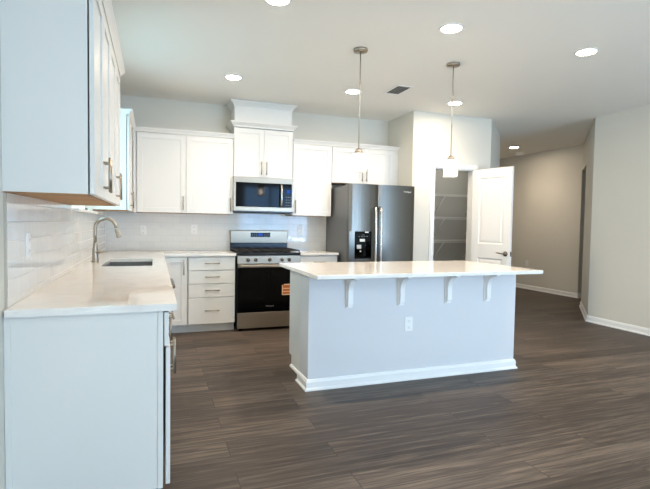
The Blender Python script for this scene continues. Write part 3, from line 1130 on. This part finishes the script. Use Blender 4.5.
cx = (FX0 + FX1) / 2
cut = (2.838 - cx, 3.058 - cx, 0.855, 1.188)
ld = fridge_door(-hw, SPL - 0.003, cut).build('freezer_door', 'steel_dark', fr)
rd = fridge_door(SPL + 0.003, hw).build('fridge_door', 'steel_dark', fr)
for d_, hx in ((ld, 3.090 - cx), (rd, 3.160 - cx)):
    hb = MB()
    hb.tube([(hx, -0.452, 0.50), (hx, -0.474, 0.54), (hx, -0.482, 0.75), (hx, -0.484, 1.0), (hx, -0.482, 1.25), (hx, -0.474, 1.45), (hx, -0.452, 1.49)], 0.0155)
    for z in (0.51, 1.48):
        hb.tube([(hx, -0.405, z), (hx, -0.46, z)], 0.012)
    tag(hb.build('handle', 'steel', d_), 'long bright steel door handle')
dp = MB()
a, e, za, zc = cut
dp.box(a, e, -0.355, -0.345, za, zc)                       # back of the recess
dp.box(a, a + 0.006, -0.424, -0.355, za, zc)
dp.box(e - 0.006, e, -0.424, -0.355, za, zc)
dp.box(a + 0.006, e - 0.006, -0.424, -0.355, za, za + 0.02)
dp.box(a + 0.006, e - 0.006, -0.428, -0.355, zc - 0.125, zc)  # control face
dp = dp.build('dispenser', 'black_glass', ld)
for q in ((a + 0.13, a + 0.178, zc - 0.016, zc - 0.002), (a + 0.062, a + 0.130, zc - 0.124, zc - 0.092)):
    tag(MB().box(q[0], q[1], -0.4292, -0.4282, q[2], q[3]).build('sticker', 'paper', dp), 'small white sticker')
for q in ((a + 0.045, a + 0.105, zc - 0.215, zc - 0.165), (a + 0.085, a + 0.105, zc - 0.255, zc - 0.235)):
    tag(MB().box(q[0], q[1], -0.385, -0.375, q[2], q[3], 0.003).build('paddle', 'paper', dp), 'pale dispenser paddle')
b = MB()
for k in range(4):
    b.box(a + 0.045 + k * 0.035, a + 0.062 + k * 0.035, -0.4288, -0.4282, zc - 0.065, zc - 0.057)
b.box(a + 0.09, a + 0.125, -0.4288, -0.4282, zc - 0.045, zc - 0.040)
b.build('icons', 'print_grey', dp)
text_part('lettering', 'Whirlpool', 0.026, 'print', rd, (3.545 - cx, -0.4185, 1.690), (R(90), 0, R(3.0)))

# ------------------------------------------------------------------ island
IX0, IX1, IYF, KW = 1.652, 3.598, -2.752, 0.215
isl = thing('kitchen_island', ((IX0 + IX1) / 2, -2.4, 0), 'pale grey kitchen island base with corbels and white base moulding', 'island')
ix, iy = (IX0 + IX1) / 2, -2.4
def L_(x, y): return (x - ix, y - iy)
yk = IYF + KW
b = MB().box(IX0 - ix, IX1 - ix, IYF - iy, yk - iy, 0, 0.884, 0.002, seg=1)
b.build('knee_wall', 'island', isl)
CX0, CX1, CY1 = 1.702, 3.56, -2.035
b = MB()
b.box(CX0 - ix, CX1 - ix, yk - iy + 0.0005, CY1 - 0.021 - iy, 0.10, 0.884)
b.box(CX0 - ix, CX1 - ix, yk - iy + 0.0005, CY1 - 0.09 - iy, 0.0, 0.10)
b.build('cabinet_body', 'cab', isl)
n = 4
for k in range(n):
    xa = CX0 + (CX1 - CX0) * k / n + 0.003
    xb = CX0 + (CX1 - CX0) * (k + 1) / n - 0.003
    d = shaker(-xb + ix, -xa + ix, 0.105, 0.872, 0).xform(Matrix.Translation((0, CY1 - iy - 0.0195, 0)) @ Matrix.Rotation(math.pi, 4, 'Z')).build('door', 'cab', isl)
    hx = (xb - 0.03 if k % 2 == 0 else xa + 0.03) - ix
    hb = MB()
    yy = CY1 - iy
    hb.tube([(hx, yy + 0.032, 0.70), (hx, yy + 0.032, 0.865)], 0.006)
    for z in (0.723, 0.842):
        hb.tube([(hx, yy - 0.0005, z), (hx, yy + 0.032, z)], 0.005)
    tag(hb.build('handle', 'nickel', d), 'satin nickel bar pull')
b = MB().sweep(BASE, [L_(CX0 + 0.01, yk + 0.001), L_(IX0, yk + 0.001), L_(IX0, IYF), L_(IX1, IYF), L_(IX1, yk + 0.001), L_(CX1 - 0.01, yk + 0.001)], 0, 1)
for px_, sg in ((CX0, 1), (CX1, -1)):
    q = MB().sweep(SHOE, [L_(px_, CY1 - 0.09), L_(px_, yk + 0.03)], 0, sg)
    q.build('shoe_moulding', 'trim', isl)
tag(b.build('base_moulding', 'trim', isl), 'white base moulding')
cove = [(0, 0), (0.006, 0), (0.02, 0.018), (0.02, 0.024), (0, 0.024)]
b = MB().sweep(cove, [L_(IX0, yk), L_(IX0, IYF), L_(IX1, IYF), L_(IX1, yk)], 0.8595, 1)
b.build('top_moulding', 'trim', isl)
# corbels
for cxm in (1.980, 2.432, 2.878, 3.276):
    b = MB()
    D, Hc = 0.165, 0.256
    prof = [(0.002, 0.0), (0.002, -Hc), (0.030, -Hc), (0.030, -Hc + 0.014), (0.042, -Hc + 0.02), (0.042, -0.135)]
    for k in range(0, 9):
        a_ = math.pi - k * (math.pi / 2) / 8
        prof.append((0.042 + 0.10 + 0.10 * math.cos(a_), -0.135 + 0.105 * math.sin(a_)))
    prof += [(D - 0.010, -0.028), (D - 0.010, -0.018), (D, -0.018), (D, 0.0)]
    x = cxm - ix
    b.prism(prof, (0, IYF - iy, 0.8595 + 0.0245 - 0.0002), (0, -1, 0), (0, 0, 1), (1, 0, 0), x - 0.020, x + 0.020)
    b.box(x - 0.027, x + 0.027, IYF - iy - 0.012, IYF - iy - 0.0005, 0.8838 - Hc - 0.008, 0.8838)
    tag(b.build('corbel', 'trim', isl), 'pale corbel bracket')
tag(MB().box(1.608, 3.590, -3.072, -2.008, 0.8845, 0.9140, 0.003).build('countertop', 'quartz'),
    'long white quartz countertop on the kitchen island', 'countertop')

# ------------------------------------------------------------------ outlets
def outlet(label, loc, rz, decora=True, group='white wall outlets'):
    o = thing('outlet', loc, label, 'outlet', group, rz)
    MB().box(-0.036, 0.036, -0.006, 0.0, -0.058, 0.058, 0.0025).build('cover_plate', 'plastic', o)
    for s in (-1, 1):
        r_ = MB().box(-0.017, 0.017, -0.0085, -0.0058, s * 0.026 - 0.016, s * 0.026 + 0.016, 0.002).build('socket', 'plastic', o)
        t = MB()
        t.box(-0.0075, -0.0055, -0.0092, -0.0084, s * 0.026 - 0.004, s * 0.026 + 0.007)
        t.box(0.0055, 0.0075, -0.0092, -0.0084, s * 0.026 - 0.004, s * 0.026 + 0.007)
        t.lathe([(0, 0), (0.003, 0), (0.003, 0.0008), (0, 0.0008)], (0, -0.0084, s * 0.026 - 0.009), (0, -1, 0), 10)
        t.build('slots', 'slot', r_)
    return o


outlet('white outlet on the tile of the back wall near the corner, behind the sink', (0.425, -0.008, 1.16), 0)
outlet('white outlet on the back wall tile left of the stove', (1.02, -0.008, 1.18), 0)
outlet('white outlet on the back wall tile right of the stove', (2.40, -0.008, 1.18), 0)
outlet('white outlet on the left wall tile close to the camera', (0.008, -3.63, 1.148), R(90))
outlet('white outlet on the front of the kitchen island', (2.516, IYF, 0.462), 0)
outlet('white outlet low on the dim foyer wall', (X2, 1.618, 0.53), R(-90))

# ------------------------------------------------------------------ pantry shelves
def shelf(z, label):
    s = thing('wire_shelf', (4.7, 0.4, z), label, 'shelf', 'wire pantry shelves')
    b = MB()
    x0, x1, yf, yb = -0.89, 0.92, -0.15, 0.155
    for y, dz in ((yf, 0), (yf, -0.028), (0.0, -0.004), (yb, 0)):
        b.box(x0, x1, y - 0.005, y + 0.005, dz - 0.006, dz + 0.005)
    k = x0
    while k <= x1:
        b.box(k - 0.0025, k + 0.0025, yf, yb, 0.0, 0.004)
        b.box(k - 0.003, k + 0.003, yf - 0.002, yf + 0.002, -0.028, 0.0)
        k += 0.026
    b.build('wire_deck', 'trim', s)
    for bx_ in (-0.50, 0.16, 0.75):
        b = MB().tube([(bx_, yf + 0.004, -0.03), (bx_, yb - 0.002, -0.30)], 0.008, 8)
        b.box(bx_ - 0.008, bx_ + 0.008, yb - 0.003, yb + 0.0045, -0.33, -0.28)
        b.build('brace', 'trim', s)
    return s


shelf(1.770, 'white wire shelf highest in the pantry')
shelf(1.412, 'white wire shelf in the middle of the pantry, below the highest')
shelf(1.042, 'lowest visible white wire shelf in the pantry, just above the island top')

# ------------------------------------------------------------------ ceiling fixtures
def downlight(label, x, y, z=H):
    o = thing('ceiling_light', (x, y, z), label, 'ceiling light', 'round recessed ceiling lights')
    MB().lathe([(0.072, -0.002), (0.074, -0.006), (0.088, -0.005), (0.094, -0.0005), (0.072, -0.0005)], seg=36, caps=False).build('trim_ring', 'plastic', o)
    MB().lathe([(0.0, -0.004), (0.073, -0.003), (0.073, -0.001), (0.0, -0.001)], seg=36).build('lens', 'lens', o)
    l = bpy.data.lights.new('lamp_beam', 'AREA')
    l.shape, l.size, l.energy, l.color, l.spread = 'DISK', 0.14, LAMP_BEAM, LAMP, R(120)
    lo = bpy.data.objects.new('lamp_beam', l)
    COL.objects.link(lo)
    lo.parent = o
    lo.location = (0, 0, -0.007)
    return o


downlight('lit recessed ceiling light left of the cabinet chase', 1.312, -1.20)
downlight('lit recessed ceiling light behind the left pendant rod', 2.64, -1.20)
downlight('lit recessed ceiling light behind the right pendant rod, in front of the pantry', 3.968, -1.22)
downlight('lit recessed ceiling light at the very top edge of the photo', 1.325, -3.0)
downlight('lit recessed ceiling light above the right pendant canopy', 2.655, -3.04)
downlight('lit recessed ceiling light farthest right in the kitchen', 3.98, -3.06)
downlight('lit recessed ceiling light in the dim foyer', 6.972, 1.164, H + 0.03)


def pendant(label, x, y):
    o = thing('pendant_light', (x, y, H), label, 'pendant light', 'pendants over the island')
    MB().lathe([(0.0, -0.0005), (0.060, -0.0005), (0.062, -0.012), (0.056, -0.024), (0.02, -0.03), (0.0, -0.03)], seg=32).build('canopy', 'nickel', o)
    b = MB().tube([(0, 0, -0.028), (0, 0, -0.84)], 0.0055, 10)
    for z in (-0.28, -0.56):
        b.lathe([(0, -0.012), (0.0075, -0.012), (0.0075, 0.012), (0, 0.012)], (0, 0, z), seg=12)
    b.build('rod', 'matte_nickel', o)
    MB().lathe([(0.0, -0.835), (0.016, -0.836), (0.030, -0.85), (0.034, -0.862), (0.034, -0.878), (0.024, -0.882), (0.022, -0.925), (0.0, -0.925)], seg=28).build('socket', 'nickel', o)
    t = 0.003
    outer = [(0.026, -0.872), (0.045, -0.878), (0.060, -0.893), (0.063, -0.91), (0.063, -1.035)]
    b = MB().lathe(outer, seg=36, caps=False)
    tag(b.build('glass_shade', 'shade', o), 'glowing clear glass cylinder shade')
    MB().lathe([(0.0, -0.926), (0.013, -0.928), (0.02, -0.945), (0.028, -0.968), (0.026, -0.99), (0.014, -1.008), (0.0, -1.012)], seg=20).build('bulb', 'bulb', o)
    return o


pendant('left pendant with a long rod and glass shade over the island', 2.198, -2.395)
pendant('right pendant with a long rod and glass shade, in front of the pantry doorway', 3.128, -2.39)

vt = thing('ceiling_vent', (3.068, -1.455, H), 'white framed ceiling air vent near the pantry corner', 'vent')
b = MB()
for s_ in (-1, 1):
    b.box(-0.098, 0.098, s_ * 0.160 - 0.013, s_ * 0.160 + 0.013, -0.008, -0.0005, 0.002, seg=1)
    b.box(s_ * 0.087 - 0.011, s_ * 0.087 + 0.011, -0.147, 0.147, -0.008, -0.0005, 0.002, seg=1)
b.build('frame', 'plastic', vt)
MB().box(-0.076, 0.076, -0.147, 0.147, -0.002, -0.0005).build('backing', 'vent_dark', vt)
b = MB()
for k in range(6):
    y = -0.11 + k * 0.044
    b.box(-0.076, 0.076, y - 0.003, y + 0.003, -0.0045, -0.0022)
for k in range(3):
    x = -0.038 + k * 0.038
    b.box(x - 0.003, x + 0.003, -0.147, 0.147, -0.005, -0.0022)
b.build('grid', 'slot', vt)

sd = thing('smoke_detector', (7.50, 1.613, H + 0.03), 'round white smoke detector on the foyer ceiling', 'smoke detector')
MB().lathe([(0.0, -0.0005), (0.075, -0.0005), (0.075, -0.014), (0.068, -0.020), (0.066, -0.046), (0.05, -0.054), (0.0, -0.056)], seg=32).build('housing', 'plastic', sd)
MB().lathe([(0.0, -0.0565), (0.012, -0.0565), (0.011, -0.060), (0.0, -0.060)], seg=16).build('test_button', 'plastic', sd)
